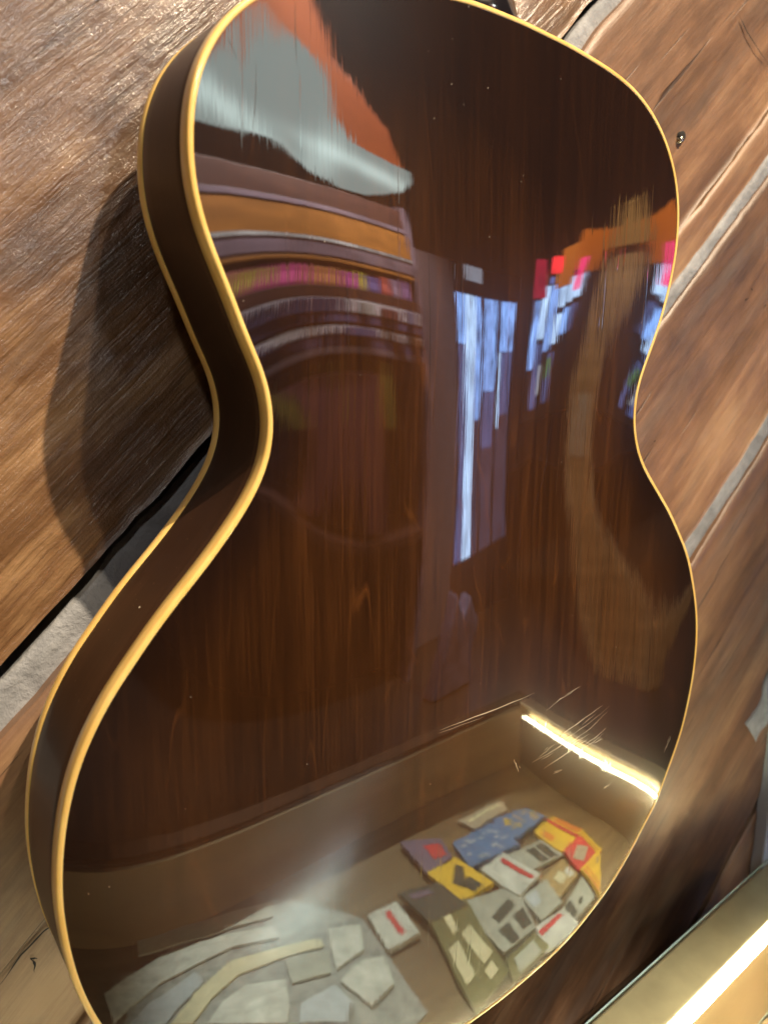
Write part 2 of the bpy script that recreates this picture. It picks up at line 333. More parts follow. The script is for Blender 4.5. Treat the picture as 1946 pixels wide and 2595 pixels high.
disc('nail_hole', (.2618, .1585), .0034, WALL_Y - .0016, WALL_Y + .004, M_gap, nail, 14)

def slivers(name, polys, w_, yf, mat, parent):
    V = []; F = []
    for q in polys:
        q = np.array(q, float); t = np.linspace(0, 1, 10); u = np.linspace(0, 1, len(q))
        q = np.c_[np.interp(t, u, q[:, 0]), np.interp(t, u, q[:, 1])] + nrg.normal(0, w_ * .25, (10, 2))
        d = np.gradient(q, axis=0); d /= np.linalg.norm(d, axis=1)[:, None]; nn = np.c_[-d[:, 1], d[:, 0]]
        ws = w_ * np.sin(np.linspace(.15, math.pi - .15, 10)) * nrg.uniform(.5, 1.2, 10)
        k = len(V)
        for a_, b_ in zip(q + nn * ws[:, None], q - nn * ws[:, None]): V += [a_, b_]
        F += [(k+2*i, k+2*i+2, k+2*i+3, k+2*i+1) for i in range(9)]
    V = np.array(V); return tag(mesh(name, np.c_[V[:, 0], yf(V), V[:, 1]], F, mat, parent), kind='stuff')
slivers('wood_cracks', [[(-.2163,-.292),(-.2065,-.2806),(-.1961,-.273),(-.1913,-.2714)], [(-.2026,-.2844),(-.2008,-.2879),(-.2013,-.2928)], [(-.2026,-.2844),(-.1995,-.2862)], [(.3179,.2502),(.3316,.2415),(.3667,.226)], [(.373,.061),(.376,.059)], [(.365,.050),(.371,.053)], [(.397,.047),(.400,.049)], [(.2575,-.0605),(.2605,-.059)]], .0006, lambda V: np.full(len(V), WALL_Y - .0016), M_gap, wall)
# white painted trim board at the right edge
M_white = plain('white_paint', (.56, .60, .66), .45, var=.06, scale=12)
trim = prism('door_trim', [(.4965, .074), (.66, .074), (.66, .088), (.4965, .088)], -1.35, 1.2, M_white, None, 'z', .0015)
tag(trim, 'pale blue-grey painted vertical trim board at the right edge of the wall, above the display case', 'trim board')

# floor
M_floor = plain('dark_floor', (.030, .020, .014), .45, scale=4)
fl = mesh('floor', [(-4, .118, -1.36), (9, .118, -1.36), (9, -6.5, -1.36), (-4, -6.5, -1.36)], [(0, 1, 2, 3)], M_floor); tag(fl, kind='structure')

# ------------------------------------------------------------------ THE GUITAR
gt = thing('guitar', (0, .026, -.372), 'brown lacquered arched-back guitar with cream binding, hung face to the wall on the planks', 'guitar')
N = 720; KR = 72
cen = np.array([0, -.12])
s = 1 - (1 - np.linspace(0, 1, KR + 1)[:-1]) ** 1.0
rad = np.linspace(1, 0, KR + 1)[:-1] ** 1.0
rad = 1 - np.linspace(0, 1, KR + 1)[:-1] ** 1.15
rings = [cen + (B7 - cen) * r for r in rad]
XY = np.concatenate(rings + [cen[None]])
hgt = np.concatenate([arch(XY[i:i+4000]) for i in range(0, len(XY), 4000)]); hgt[:N] = 0
V = np.c_[XY[:, 0], -hgt, XY[:, 1]]
F = [(k*N+i, k*N+(i+1) % N, (k+1)*N+(i+1) % N, (k+1)*N+i) for k in range(KR-1) for i in range(N)]
F += [((KR-1)*N+i, (KR-1)*N+(i+1) % N, KR*N) for i in range(N)]
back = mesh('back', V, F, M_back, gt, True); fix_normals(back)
if back.data.polygons[0].normal.y > 0: back.data.flip_normals()
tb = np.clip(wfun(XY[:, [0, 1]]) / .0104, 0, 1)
burst_shade = 1 - np.clip(tb / .42, 0, 1); burst_shade = burst_shade * burst_shade * (3 - 2 * burst_shade)
burst_shade = np.clip(burst_shade + .8 * np.exp(-(((XY[:, 0] - .015) / .09) ** 2 + ((XY[:, 1] - .12) / .055) ** 2)) + .75 * np.exp(-(((XY[:, 0] - .085) / .085) ** 2 + ((XY[:, 1] - .10) / .07) ** 2)), 0, 1)  # upper centre and upper right patches paint in the dark room's reflection
at = back.data.attributes.new('burst_shade', 'FLOAT', 'POINT'); at.data.foreach_set('value', burst_shade.astype(np.float32))
def sweep(name, prof, mat):
    V = np.concatenate([np.c_[offs(B7, o)[:, 0], np.full(N, y), offs(B7, o)[:, 1]] for o, y in prof])
    F = [(k*N+i, k*N+(i+1) % N, (k+1)*N+(i+1) % N, (k+1)*N+i) for k in range(len(prof)-1) for i in range(N)]
    o = mesh(name, V, F, mat, gt, True); fix_normals(o); return o
D_ = .0520
b = sweep('back_binding', [(-.0002, .0008), (-.00012, -.0001), (.0001, -.0003), (.0006, -.00036), (.0012, -.0003), (.0017, -.00012), (.00198, .0002), (.00212, .0006), (.0022, .0012), (.0022, .003), (.0022, .0064), (.0018, .0068)], M_bind)
b['label'] = 'cream binding strip round the edge of the back'
sweep('rib', [(.0018, .0062), (.00205, .0066), (.0020, .012), (.0020, .038), (.00205, D_ - .0072), (.0018, D_ - .0064)], M_side)
b = sweep('top_binding', [(.0017, D_ - .0066), (.0022, D_ - .0062), (.0022, D_ - .0012), (.0019, D_ - .0003), (.0012, D_), (-.001, D_ + .0002)], M_bind)
b['label'] = 'thinner cream binding strip on the wall side edge'
r2 = [cen + (offs(B7, .0005) - cen) * r for r in (1, .75, .5, .25)]
XY = np.concatenate(r2 + [cen[None]]); V = np.c_[XY[:, 0], D_ + .0001 + .004 * (1 - np.repeat([1, .75, .5, .25, 0], [N]*4+[1]) ** 2), XY[:, 1]]
F = [(k*N+i, k*N+(i+1) % N, (k+1)*N+(i+1) % N, (k+1)*N+i) for k in range(3) for i in range(N)] + [(3*N+i, 3*N+(i+1) % N, 4*N) for i in range(N)]
o = mesh('soundboard', V, F, M_top, gt, True); fix_normals(o)
# neck heel and neck
V = []; secs = [(.1435, .0115, .0005, .050), (.152, .0105, .0010, .050), (.160, .0100, .0035, .050), (.170, .012, .010, .050), (.182, .016, .022, .048), (.20, .0225, .028, .048), (.45, .0215, .030, .048)]
for k_, (z, hw, y0, y1) in enumerate(secs):
    for a in np.linspace(0, math.pi, 15):
        yy = y1 - (y1 - y0) * math.sin(a) ** .62
        wd_ = hw + ((.041 if k_ < 5 else .0275) - hw) * ((yy - y0) / (y1 - y0)) ** .7
        V.append((wd_ * math.cos(a) / max(abs(math.cos(a)), .55) if abs(math.cos(a)) > .55 else wd_ * math.cos(a) / .55, yy, z))
F = [(k*15+i, k*15+i+1, (k+1)*15+i+1, (k+1)*15+i) for k in range(len(secs)-1) for i in range(14)]
F += [tuple(range(15)), tuple(range((len(secs)-1)*15, len(secs)*15)[::-1])]
o = mesh('neck', V, F, M_neck, gt, True); fix_normals(o)
o['label'] = 'dark neck heel at the top edge of the body'
# scratches and dust: slivers and specks lying on the lacquer
SCR = [[[5621,-21091],[7625,-20771],[9526,-20379],[10406,-20229]],[[6263,-21479],[8410,-21153],[11047,-20497]],[[7219,-21809],[9088,-21430],[10915,-20773]],[[8753,-22321],[9933,-22133],[10908,-21808]],[[8451,-22494],[9738,-22374],[10667,-22099]],[[5307,-22669],[7073,-22348],[8935,-22021]],[[4265,-21935],[6589,-21683],[7400,-21575]],[[4635,-21843],[6149,-21357]],[[9641,-22494],[10634,-22422]],[[2714,-21216],[3173,-22136]],[[-2724,-17905],[348,-17830],[4020,-17713]],[[5108,-19040],[6267,-18672],[8125,-18403]],[[17425,-25576],[17892,-25006],[18232,-24492]],[[11136,-25904],[11697,-25859]],[[6168,-23295],[6973,-23272]],[[7030,-21969],[9229,-21725]],[[6092,-21742],[7391,-21499]]]
V = []; F = []
for st in SCR:
    q = np.array(st, float) * 1e-5
    t = np.linspace(0, 1, 9); q = np.c_[np.interp(t, np.linspace(0, 1, len(q)), q[:, 0]), np.interp(t, np.linspace(0, 1, len(q)), q[:, 1])]
    for rep in range(2):
        qq = q + nrg.normal(0, .0002, q.shape) + (nrg.normal(0, .0012, 2) if rep else 0)
        if rep: k0 = rnd.randint(0, 5); qq = qq[k0:k0 + rnd.randint(3, 5)]
        if len(qq) < 2: continue
        d = qq[-1] - qq[0]; d /= np.linalg.norm(d) + 1e-9; nn = np.array([-d[1], d[0]])
        w_ = rnd.uniform(.00010, .00024) * (1 if not rep else .6)
        ws = w_ * np.sin(np.linspace(.12, math.pi - .12, len(qq))) * nrg.uniform(.5, 1.2, len(qq))
        e1 = qq + nn * ws[:, None]; e2 = qq - nn * ws[:, None]
        k = len(V)
        for a_, b_ in zip(e1, e2):
            V += [a_, b_]
        F += [(k+2*i, k+2*i+2, k+2*i+3, k+2*i+1) for i in range(len(qq)-1)]
V = np.array(V); o = mesh('scratch_marks', np.c_[V[:, 0], -arch(V) - .00006, V[:, 1]], F, M_scratch, gt); tag(o, kind='stuff')
DU = (np.array([[-1900,14577],[-2840,11349],[-2806,13120],[-764,11605],[1485,8302],[-9088,4421],[-4092,12349],[-2155,10668],[14134,-24977],[-3147,-20738],[6970,-13926],[11369,-16790],[-15140,-13221],[-19451,-20047],[1359,8027],[-601,5400],[-3779,9829],[3920,12946]], float) * 1e-5).tolist()
for _ in range(12):
    k = nrg.integers(0, N); r = nrg.uniform(.1, .97); DU.append((cen + (B7[k] - cen) * r).tolist())
V = []; F = []
for i, c in enumerate(DU):
    r = (.00019 if i < 18 else .00013) * rnd.uniform(.6, 1.2); k = len(V); el = rnd.uniform(1, 2.2)
    for j in range(6): V.append((c[0] + r * math.cos(j*1.047) / el ** .5, c[1] + r * el * math.sin(j*1.047)))
    F.append(tuple(range(k, k+6)))
V = np.array(V); o = mesh('dust_specks', np.c_[V[:, 0], -arch(V) - .00008, V[:, 1]], F, M_dust, gt); tag(o, kind='stuff')
CHK = [[[-10281,12686],[-10287,11929],[-10261,11275],[-10238,10547]],[[-13018,10841],[-12798,10577],[-12655,10229]],[[-2220,4579],[-2108,2567],[-2086,153]],[[805,2009],[934,-1655],[1317,-5113]],[[-11881,10396],[-11943,8947],[-12090,7994]],[[4398,-2509],[4055,-5725],[2971,-8279]],[[-4074,4744],[-3850,972],[-3744,-2469]],[[-8051,3180],[-7915,63]]]
slivers('lacquer_checks', [[(a * 1e-5, b_ * 1e-5) for a, b_ in q] for q in CHK], .00013, lambda V: -arch(V) - .00004, plain('dark_check', (.02, .009, .006), .5), gt)
# chip in the rib lacquer
q7 = B7[np.argmin(((B7 - np.array([-.164, -.098])) ** 2).sum(1))]
V = [(q7[0] - .0023 + .0004 * math.cos(i), .020 + .0011 * math.sin(i) * (1 + .4 * math.cos(2 * i)), q7[1] + .0009 * math.sin(i + .7)) for i in np.linspace(0, 5.5, 8)]
mesh('lacquer_chip', V, [tuple(range(8))], M_scratch, gt)

# ------------------------------------------------------------------ DISPLAY CASE under the guitar
def glass_mat():
    t = NT('case_glass')
    lw = t.n('ShaderNodeLayerWeight', Blend=.5).outputs['Facing']
    fr = t.math('ADD', .035, t.math('MULTIPLY', t.math('POWER', lw, 5.), .9))
    tr = t.n('ShaderNodeBsdfTransparent', Color=(.93, .97, .95, 1)); gl = t.n('ShaderNodeBsdfGlossy', Color=(1, 1, 1, 1), Roughness=.16)
    mx = t.n('ShaderNodeMixShader', i0=fr, i1=tr.outputs[0], i2=gl.outputs[0]); t.link(mx.outputs[0], t.out.inputs[0]); return t.m
M_glass = glass_mat()
M_gedge = plain('green_glass_edge', (.34, .44, .42), .25, var=.1)
def brushed(name, c, rough, sc_):
    t = NT(name)
    a = t.noise(t.coords(sc_), 1, 3, .6); l = t.noise(t.coords((14, 14, 14)), 1, 3)
    cc = t.ramp(t.math('ADD', t.math('MULTIPLY', a, .55), t.math('MULTIPLY', l, .45)), [(.3, tuple(x*.78 for x in c)), (.7, c)])
    t.bsdf(Base__Color=cc, Metallic=1., Roughness=t.math('ADD', t.math('MULTIPLY', a, .2), rough - .1), Normal=t.bump(a, .00006)); return t.m
M_rail = plain('satin_aluminium', (.40, .30, .175), .36, .35, scale=40)
M_brass = brushed('brushed_brass', (.70, .56, .36), .45, (6, 900, 900))
def deck_mat():
    t = NT('tan_deck_wood'); tc = t.coords((4, 60, 30)); a = t.noise(tc, 1, 5, .6, .4)
    t.bsdf(Base__Color=t.ramp(a, [(.3, (.13, .080, .040)), (.7, (.24, .155, .080))]), Roughness=.4); return t.m
M_deck = deck_mat()
M_led = glow('warm_led', (1, .83, .52), 95)
case = thing('display_case', (0, -.2, -1.36), 'glass-topped display case with brushed metal rail and warm light strip below the guitar', 'display case')
CA = R(4.4); ca, sa = math.cos(CA), math.sin(CA)
MC = Matrix(((ca, sa, 0, 0), (sa, -ca, 0, 0), (0, 0, 1, 0), (0, 0, 0, 1)))     # local u along the wall, v out into the room
def cbox(name, a, b, mat, bevel=0, parent=case): 
    o = box(name, a, b, mat, parent, bevel, MC); fix_normals(o); return o
ZT = -.45
cbox('back_rail', (-.55, -.0012, ZT - .02), (.47, .034, ZT - .0065), M_rail, .002)
cbox('end_rail', (.44, .0345, ZT - .02), (.47, .40, ZT + .0012), M_brass, .002)
cbox('front_rail', (-.55, .4005, ZT - .03), (.47, .43, ZT + .0012), plain('dark_bronze', (.030, .018, .012), .85, spec=.1), .002)
cbox('front_panel', (-.55, .393, -.5545), (.44, .400, ZT - .0070), M_deck)
cbox('back_panel', (-.55, .030, -.62), (.44, .036, ZT - .0205), M_brass)
cbox('end_panel', (.446, .037, -.62), (.452, .40, ZT - .0205), M_brass)
cbox('deck', (-.55, .0365, -.575), (.4455, .40, -.556), M_deck)
cbox('plinth', (-.56, .0, -1.355), (.475, .425, -.6205), M_deck)
gp = cbox('glass_top', (-.549, .001, ZT - .004), (.46, .415, ZT), M_glass)
ge = cbox('glass_edge', (-.55, -.0002, ZT - .0022), (.47, .0006, ZT - .0006), M_gedge, .0003)
def tube(name, a, b, r, mat, parent, seg=12):
    a = Vector(a); b = Vector(b); d = (b - a).normalized(); u = d.orthogonal().normalized(); w = d.cross(u)
    V = [tuple(q + (u * math.cos(2*math.pi*i/seg) + w * math.sin(2*math.pi*i/seg)) * r) for q in (a, b) for i in range(seg)]
    F = [(i, (i+1) % seg, seg + (i+1) % seg, seg + i) for i in range(seg)] + [tuple(range(seg))[::-1], tuple(range(seg, 2*seg))]
    o = mesh(name, V, F, mat, parent, True); fix_normals(o); return o
tube('light_strip', MC @ Vector((-.50, .040, ZT - .0115)), MC @ Vector((.43, .040, ZT - .0115)), .0023, M_led, case)
tube('light_strip', MC @ Vector((.432, .05, ZT - .014)), MC @ Vector((.432, .375, ZT - .014)), .0023, M_led, case)
M_acr = plain('clear_grey_plastic', (.42, .42, .36), .25)
tagp = prism('price_tag_holder', [(.335, -.62), (.42, -.62), (.42, -.562), (.413, -.556), (.342, -.556), (.335, -.562)], -.012, -.006, M_acr, None, 'y', .0008)
tag(tagp, 'pale grey plastic tag holder in the display case at the bottom right corner', 'tag holder')

# things lying in the case (seen mirrored in the lower part of the back)
def lam(name, c, rough=.5, var=.15): return plain(name, c, rough, var=var, scale=60)
K = dict(white=lam('print_white', (.62, .62, .60), var=.25), grey=lam('print_grey', (.42, .42, .38)), dark=lam('print_dark', (.045, .042, .035)), olive=lam('print_olive', (.16, .14, .055)),
         cream=lam('print_cream', (.70, .62, .42)), red=lam('print_red', (.62, .03, .04)), yellow=lam('print_yellow', (.78, .48, .03)), orange=lam('print_orange', (.72, .20, .03)),
         blue=lam('print_blue', (.10, .19, .42)), beige=lam('print_beige', (.45, .36, .27)), purple=lam('print_purple', (.16, .11, .20)), tan=lam('print_tan', (.42, .28, .12)), pale=lam('print_pale_blue', (.50, .54, .62)),
         yellowdim=lam('print_yellow_dim', (.50, .42, .12)))
PK = {'A': [[291, -312], [367, -310], [362, -297], [302, -291]], 'B': [[335, -290], [390, -288], [401, -274], [335, -262]], 'C': [[260, -286], [329, -285], [329, -255], [256, -255]], 'D': [[369, -259], [411, -268], [419, -242], [369, -226]], 'E': [[371, -224], [413, -234], [401, -185], [357, -184]], 'F': [[359, -181], [399, -185], [396, -181], [345, -108]], 'G': [[199, -323], [241, -297], [236, -273], [200, -268]], 'Hh': [[201, -265], [240, -265], [257, -230], [210, -229]], 'I': [[261, -242], [300, -247], [313, -212], [274, -203]], 'J': [[313, -248], [367, -249], [364, -224], [319, -225]], 'K': [[316, -205], [356, -214], [349, -180], [310, -168]], 'L': [[278, -199], [316, -200], [302, -158], [271, -156]], 'M': [[294, -142], [346, -166], [335, -118], [287, -119]], 'N': [[258, -149], [294, -142], [291, -110], [240, -108]], 'Oo': [[215, -224], [276, -213], [254, -154], [210, -153]], 'P': [[205, -141], [247, -145], [243, -111], [187, -98]], 'Q': [[167, -225], [214, -222], [190, -123], [136, -94]], 'R': [[158, -259], [199, -251], [211, -223], [165, -226]], 'S': [[119, -259], [149, -258], [149, -227], [114, -224]]}
ZD = -.5555
def quadpt(q, s_, t_):
    q = np.array(q, float) / 1000
    return (q[0]*(1-s_)+q[1]*s_)*(1-t_) + (q[3]*(1-s_)+q[2]*s_)*t_
PKN = []
def packet(key, base, prints, label, cat='packet', name='packet', th=.005, zb=ZD):
    q = np.array(PK[key], float); q = (q.mean(0) + (q - q.mean(0)) * 1.17).tolist(); zb = zb + .0007 * (len(PKN) % 9); PKN.append(key)
    pts = [quadpt(q, a, b) for a, b in ((0.02, 0.02), (.98, .02), (.98, .98), (.02, .98))]
    cx = np.mean(pts, 0)
    root = thing(name, (cx[0], cx[1], zb), label, cat, 'packets laid out in the display case')
    o = prism('wrapper', [tuple(p_) for p_ in pts], zb, zb + th, base, root, 'z', .0008)
    for poly, m in prints:
        pp = [tuple(quadpt(q, a, b)) for a, b in poly]
        o2 = prism('printed_patch', pp, zb + th + .0001, zb + th + .0006, m, root, 'z')
    return root
def rc(a, b, c, d): return [(a, b), (c, b), (c, d), (a, d)]
def scribble(n, seed, sz=.09):
    g = random.Random(seed); out = []
    for _ in range(n):
        x, y = g.uniform(.1, .85), g.uniform(.12, .85); w_, h_ = g.uniform(.4, 1) * sz * 1.6, g.uniform(.5, 1) * sz
        out.append([(x, y), (x + w_, y + h_ * .3), (x + w_ * .8, y + h_), (x - w_ * .2, y + h_ * .6)])
    return out
packet('A', K['beige'], [(rc(.1, .3, .9, .5), K['cream'])], 'plain beige packet farthest back in the case row by the light strip')
packet('B', K['blue'], [(q, K['yellow']) for q in scribble(12, 4)] + [(q, K['yellowdim']) for q in scribble(8, 14)], 'blue packet with yellow scribbled lettering')
packet('C', K['blue'], [(q, K['pale']) for q in scribble(14, 5)], 'blue packet with a band of pale flecks')
packet('D', K['yellow'], [(rc(.62, 0.02, .74, .98), K['red']), (rc(.80, .1, .96, .9), K['orange']), (rc(.1, .2, .3, .5), K['orange'])], 'yellow packet with red and orange stripes')
packet('E', K['red'], [([(.1, .45), (.5, .2), (.7, .5), (.3, .8)], K['beige']), (rc(.80, .02, .98, .98), K['yellow']), (rc(.86, .02, .90, .98), K['red'])], 'red packet with a pale oval patch and yellow edge')
packet('F', K['yellow'], [(rc(.05, .1, .12, .9), K['orange']), (rc(.2, .1, .24, .9), K['orange']), ([(.55, .4), (.75, .35), (.8, .6), (.6, .65)], K['tan'])], 'yellow packet with thin orange lines nearest the wall')
packet('G', K['purple'], [([(.45, .3), (.85, .3), (.85, .8), (.45, .8)], K['red'])], 'purple packet with a red square patch')
packet('Hh', K['yellow'], [([(.25, .55), (.75, .2), (.85, .35), (.4, .8)], K['dark']), ([(.4, .7), (.7, .6), (.75, .9), (.45, .95)], K['dark'])], 'yellow packet with a black arrow-like mark')
packet('I', K['white'], [([(.62, .15), (.78, .12), (.80, .9), (.66, .92)], K['red'])], 'white packet with one red diagonal bar, between blue and grey packets')
packet('J', K['grey'], [(rc(.4, .15, .6, .9), K['dark']), (rc(.66, .15, .85, .9), K['dark'])], 'grey packet with two dark bars')
packet('K', K['tan'], [([(.3, .3), (.6, .25), (.65, .7), (.35, .7)], K['cream']), ([(.7, .4), (.9, .4), (.9, .8), (.7, .8)], K['white'])], 'tan packet with a cream shape')
packet('L', K['grey'], [([(.1, .1), (.5, .1), (.4, .5), (.1, .5)], K['pale'])], 'light grey packet with a pale blue corner')
packet('M', K['grey'], [(rc(.1, .1, .35, .9), K['dark']), (rc(.5, .5, .65, .7), K['dark'])], 'grey packet with one wide dark band near the wall')
packet('N', K['white'], [([(.05, .25), (.75, .1), (.8, .28), (.1, .45)], K['red'])], 'white packet with a slanting red bar along its edge, nearest the wall')
packet('Oo', K['grey'], [([(.3, .35), (.75, .2), (.8, .35), (.35, .5)], K['dark']), ([(.25, .6), (.5, .55), (.5, .95), (.28, .95)], K['dark']), ([(.65, .5), (.9, .45), (.92, .85), (.68, .85)], K['dark'])], 'grey packet printed with black blobs like a face')
packet('P', K['olive'], [(rc(.05, .05, .95, .12), K['dark']), (rc(.2, .3, .8, .9), K['grey'])], 'olive grey packet with a grey panel')
packet('Q', K['olive'], [([(.32, .08), (.48, .08), (.48, .2), (.32, .2)], K['cream']), ([(.1, .26), (.38, .26), (.36, .62), (.12, .64)], K['cream']), ([(.5, .24), (.76, .22), (.9, .60), (.62, .62)], K['cream']), ([(.55, .68), (.78, .66), (.8, .82), (.56, .83)], K['cream'])], 'long olive packet with four cream blocks')
packet('R', K['dark'], [(rc(.15, .2, .6, .35), K['purple'])], 'almost black packet in front of the yellow one')
packet('S', K['white'], [([(.45, .2), (.62, .15), (.66, .8), (.5, .85)], K['red'])], 'white packet with a red bar set apart at the left end of the rows')
# pale sheets and boxes at the left of the case
LEFT = [([(-84,-405),(-35,-400),(21,-378),(55,-356),(49,-328),(13,-350),(-39,-370),(-91,-375)], 'grey', 'thin grey curved sheet along the front of the case, farthest from the wall'),
        ([(-159,-321),(-115,-344),(-65,-362),(-24,-357),(10,-341),(45,-313),(42,-292),(3,-319),(-35,-323),(-79,-319),(-132,-295),(-163,-270)], 'white', 'long curved white sheet second from the front of the case'),
        ([(-91,-254),(-48,-284),(-4,-300),(32,-282),(68,-262),(67,-250),(29,-265),(-6,-275),(-37,-263),(-69,-243)], 'cream', 'narrow cream curved sheet in the middle of the case'),
        ([(-54,-234),(-32,-251),(-6,-256),(23,-237),(13,-208),(3,-194)], 'white', 'white card between the cream curved sheet and the wall'),
        ([(10,-190),(21,-205),(52,-209),(54,-192),(39,-178)], 'pale', 'pale blue card near the wall side of the case'),
        ([(58,-211),(84,-221),(104,-218),(95,-196),(64,-185)], 'white', 'white card beside the olive packet'),
        ([(-142,-269),(-107,-293),(-66,-305),(-41,-313),(-37,-292),(-79,-269),(-96,-256)], 'pale', 'pale blue sheet between the long white sheet and the cream one'),
        ([(79, -268), (105, -254), (93, -230), (62, -222)], 'white', 'small white card beside the white packet with a red bar'),
        ([(33, -262), (68, -244), (57, -221), (26, -229)], 'grey', 'grey card behind the narrow cream sheet')]
o = prism('felt_mat', [(-.17, -.24), (-.10, -.345), (-.02, -.385), (.06, -.36), (.112, -.26), (.105, -.15), (-.02, -.10), (-.14, -.135)], ZD + .0002, ZD + .003, lam('felt_grey', (.33, .33, .32), var=.4), None, 'z')
tag(o, 'dark grey felt mat under the pale cards at the left of the display case', 'mat')
ZD = ZD + .0032
for poly, k, lab in LEFT:
    o = prism('card', [(a / 1000, b_ / 1000) for a, b_ in poly], ZD, ZD + rnd.uniform(.002, .004), K[k], None, 'z', .0006)
    tag(o, lab, 'card')

# ------------------------------------------------------------------ THE ROOM OPPOSITE (seen mirrored in the lacquer)
def lamp_mat():
    t = NT('mint_white_lamp'); tc = t.n('ShaderNodeTexCoord').outputs['Object']
    def blob(x, z, ang, ln, w_, k):
        v = t.n('ShaderNodeVectorMath', _operation='SUBTRACT', i0=tc, i1=(x, -2.0, z)).outputs[0]
        m = t.n('ShaderNodeMapping', Vector=v, Rotation=(0, R(ang), 0)).outputs[0]
        m = t.n('ShaderNodeMapping', Vector=m, Scale=(1 / ln, .01, 1 / w_)).outputs[0]
        d = t.n('ShaderNodeVectorMath', _operation='LENGTH', i0=m).outputs['Value']
        return t.math('MULTIPLY', t.math('EXPONENT', t.math('MULTIPLY', t.math('MULTIPLY', d, d), -1.)), k)
    e = t.math('ADD', blob(.80, .72, -58, .11, .035, 2.4), blob(1.12, .70, -8, .20, .035, 2.4))
    e = t.math('ADD', e, blob(.96, .70, 60, .11, .04, 2.0))
    e = t.math('ADD', e, 1.75)
    em = t.n('ShaderNodeEmission', Color=(.78, .98, .93, 1), Strength=e); t.link(em.outputs[0], t.out.inputs[0]); return t.m
M_lamp = lamp_mat()
M_red = plain('red_orange_paint', (.56, .105, .018), .6)
BOOT = [(.86,.865),(.898,.909),(.94,.95),(.975,.979),(1.001,.988),(1.037,.977),(1.043,.932),(1.031,.853),(1.062,.785),(1.195,.771),(1.294,.766),(1.288,.722),(1.228,.665),(1.07,.596),(.977,.589),(.923,.617),(.882,.659),(.857,.694),(.828,.695),(.788,.674),(.70,.655),(.72,.708),(.76,.778),(.82,.833)]
lamp = thing('lamp', (1.0, -2.0, .59), 'mint-white glowing lamp shade mirrored in the upper left of the guitar back', 'lamp')
prism('shade', BOOT, -2.03, -2.0, M_lamp, lamp, 'y', .004)
o = prism('wall_board', [(1.16, 1.6), (1.125, 1.2), (1.113, 1.03), (1.145, 1.011), (1.186, .978), (1.268, .907), (1.299, .77), (1.15, .75), (1.0, .8), (.85, .75), (.6, .66), (.3, .9), (.3, 1.6)], -2.10, -2.06, M_red, None, 'y', .003)
tag(o, 'red-orange painted wall board mirrored behind the mint-white lamp', 'wall board')
rl_ = thing('ceiling_lamp', (1.01, -2.03, 1.30), 'round mint-white ceiling lamp mirrored as a soft glow low on the guitar back', 'lamp')
V = [(1.01 + .12*math.cos(i*math.pi/16), -2.03 + .12*math.sin(i*math.pi/16), z) for z in (1.28, 1.31) for i in range(32)]
o = mesh('diffuser', V, [tuple(range(32))[::-1], tuple(range(32, 64))] + [(i, (i+1) % 32, 32+(i+1) % 32, 32+i) for i in range(32)], glow('mint_diffuser', (.80, 1, .93), 90), rl_); fix_normals(o)
dl = thing('downlight', (1.22, -2.22, 1.33), 'tiny bright downlight mirrored as a white sparkle low on the guitar back', 'lamp')
V = [(1.214 + .018*math.cos(i*math.pi/8), -2.212 + .018*math.sin(i*math.pi/8), z) for z in (1.30, 1.33) for i in range(16)]
o = mesh('bulb', V, [tuple(range(16))[::-1], tuple(range(16, 32))] + [(i, (i+1) % 16, 16+(i+1) % 16, 16+i) for i in range(16)], glow('cool_bulb', (.85, .92, 1), 450), dl); fix_normals(o)

# shelf of goods
M_dwood = plain('dark_shelf_wood', (.075, .030, .022), .5, var=.3)
M_owood = plain('orange_wood', (.42, .17, .035), .45, var=.25, scale=20)
M_pgrey = plain('purple_grey_paint', (.20, .15, .19), .5, var=.6, scale=9)
M_lgrey = plain('light_grey_card', (.50, .46, .50), .5, var=.65, scale=13)
M_dblue = plain('dark_blue_card', (.10, .09, .20), .5, var=.7, scale=11)
sh = thing('display_shelf', (1.2, -2.7, -1.36), 'dark shelf unit with orange header board mirrored in the guitar back', 'shelf')
X0, X1 = .55, 1.50
box('back_panel', (X0, -2.92, -1.36), (X1, -2.90, .70), M_dwood, sh)
box('side_panel', (X0 - .03, -2.90, -1.36), (X0 - .001, -2.5, .72), M_dwood, sh)
box('side_panel', (X1 + .001, -2.90, -1.36), (X1 + .03, -2.5, .72), M_pgrey, sh)
for z0, z1, m, nm in ((.60, .70, M_dwood, 'top_board'), (.575, .599, M_pgrey, 'header_rail'), (.432, .572, M_owood, 'header_board'), (.345, .416, M_pgrey, 'header_rail'), (.318, .335, M_owood, 'price_rail'),
                  (.150, .200, M_dwood, 'shelf_board'), (.085, .145, M_lgrey, 'price_rail'), (.040, .082, M_dblue, 'shelf_board'), (-.012, .022, M_lgrey, 'price_rail'), (-.062, -.016, M_dblue, 'shelf_board'), (-.088, -.064, M_pgrey, 'price_rail')):
    box(nm, (X0, -2.9, z0), (X1, -2.5 - (0 if 'rail' in nm else .006), z1), m, sh, .002)
box('highlight_strip', (X0, -2.502, .417), (X1, -2.494, .431), glow('strip_highlight', (1, .95, .9), 2.2, 1.0, (40, 1, 1)), sh)  # glowing strip put in for the white highlights along the shelf
GC = [((.45, .16, .20), 'dusty pink'), ((.50, .17, .14), 'salmon'), ((.42, .36, .04), 'yellow-green'), ((.50, .05, .22), 'magenta'), ((.46, .18, .05), 'orange-brown'), ((.45, .06, .30), 'bright magenta'), ((.50, .40, .04), 'yellow'), ((.12, .09, .28), 'violet'), ((.40, .07, .06), 'red'), ((.30, .20, .30), 'mauve'), ((.2, .1, .25), 'plum')]
xx = .93
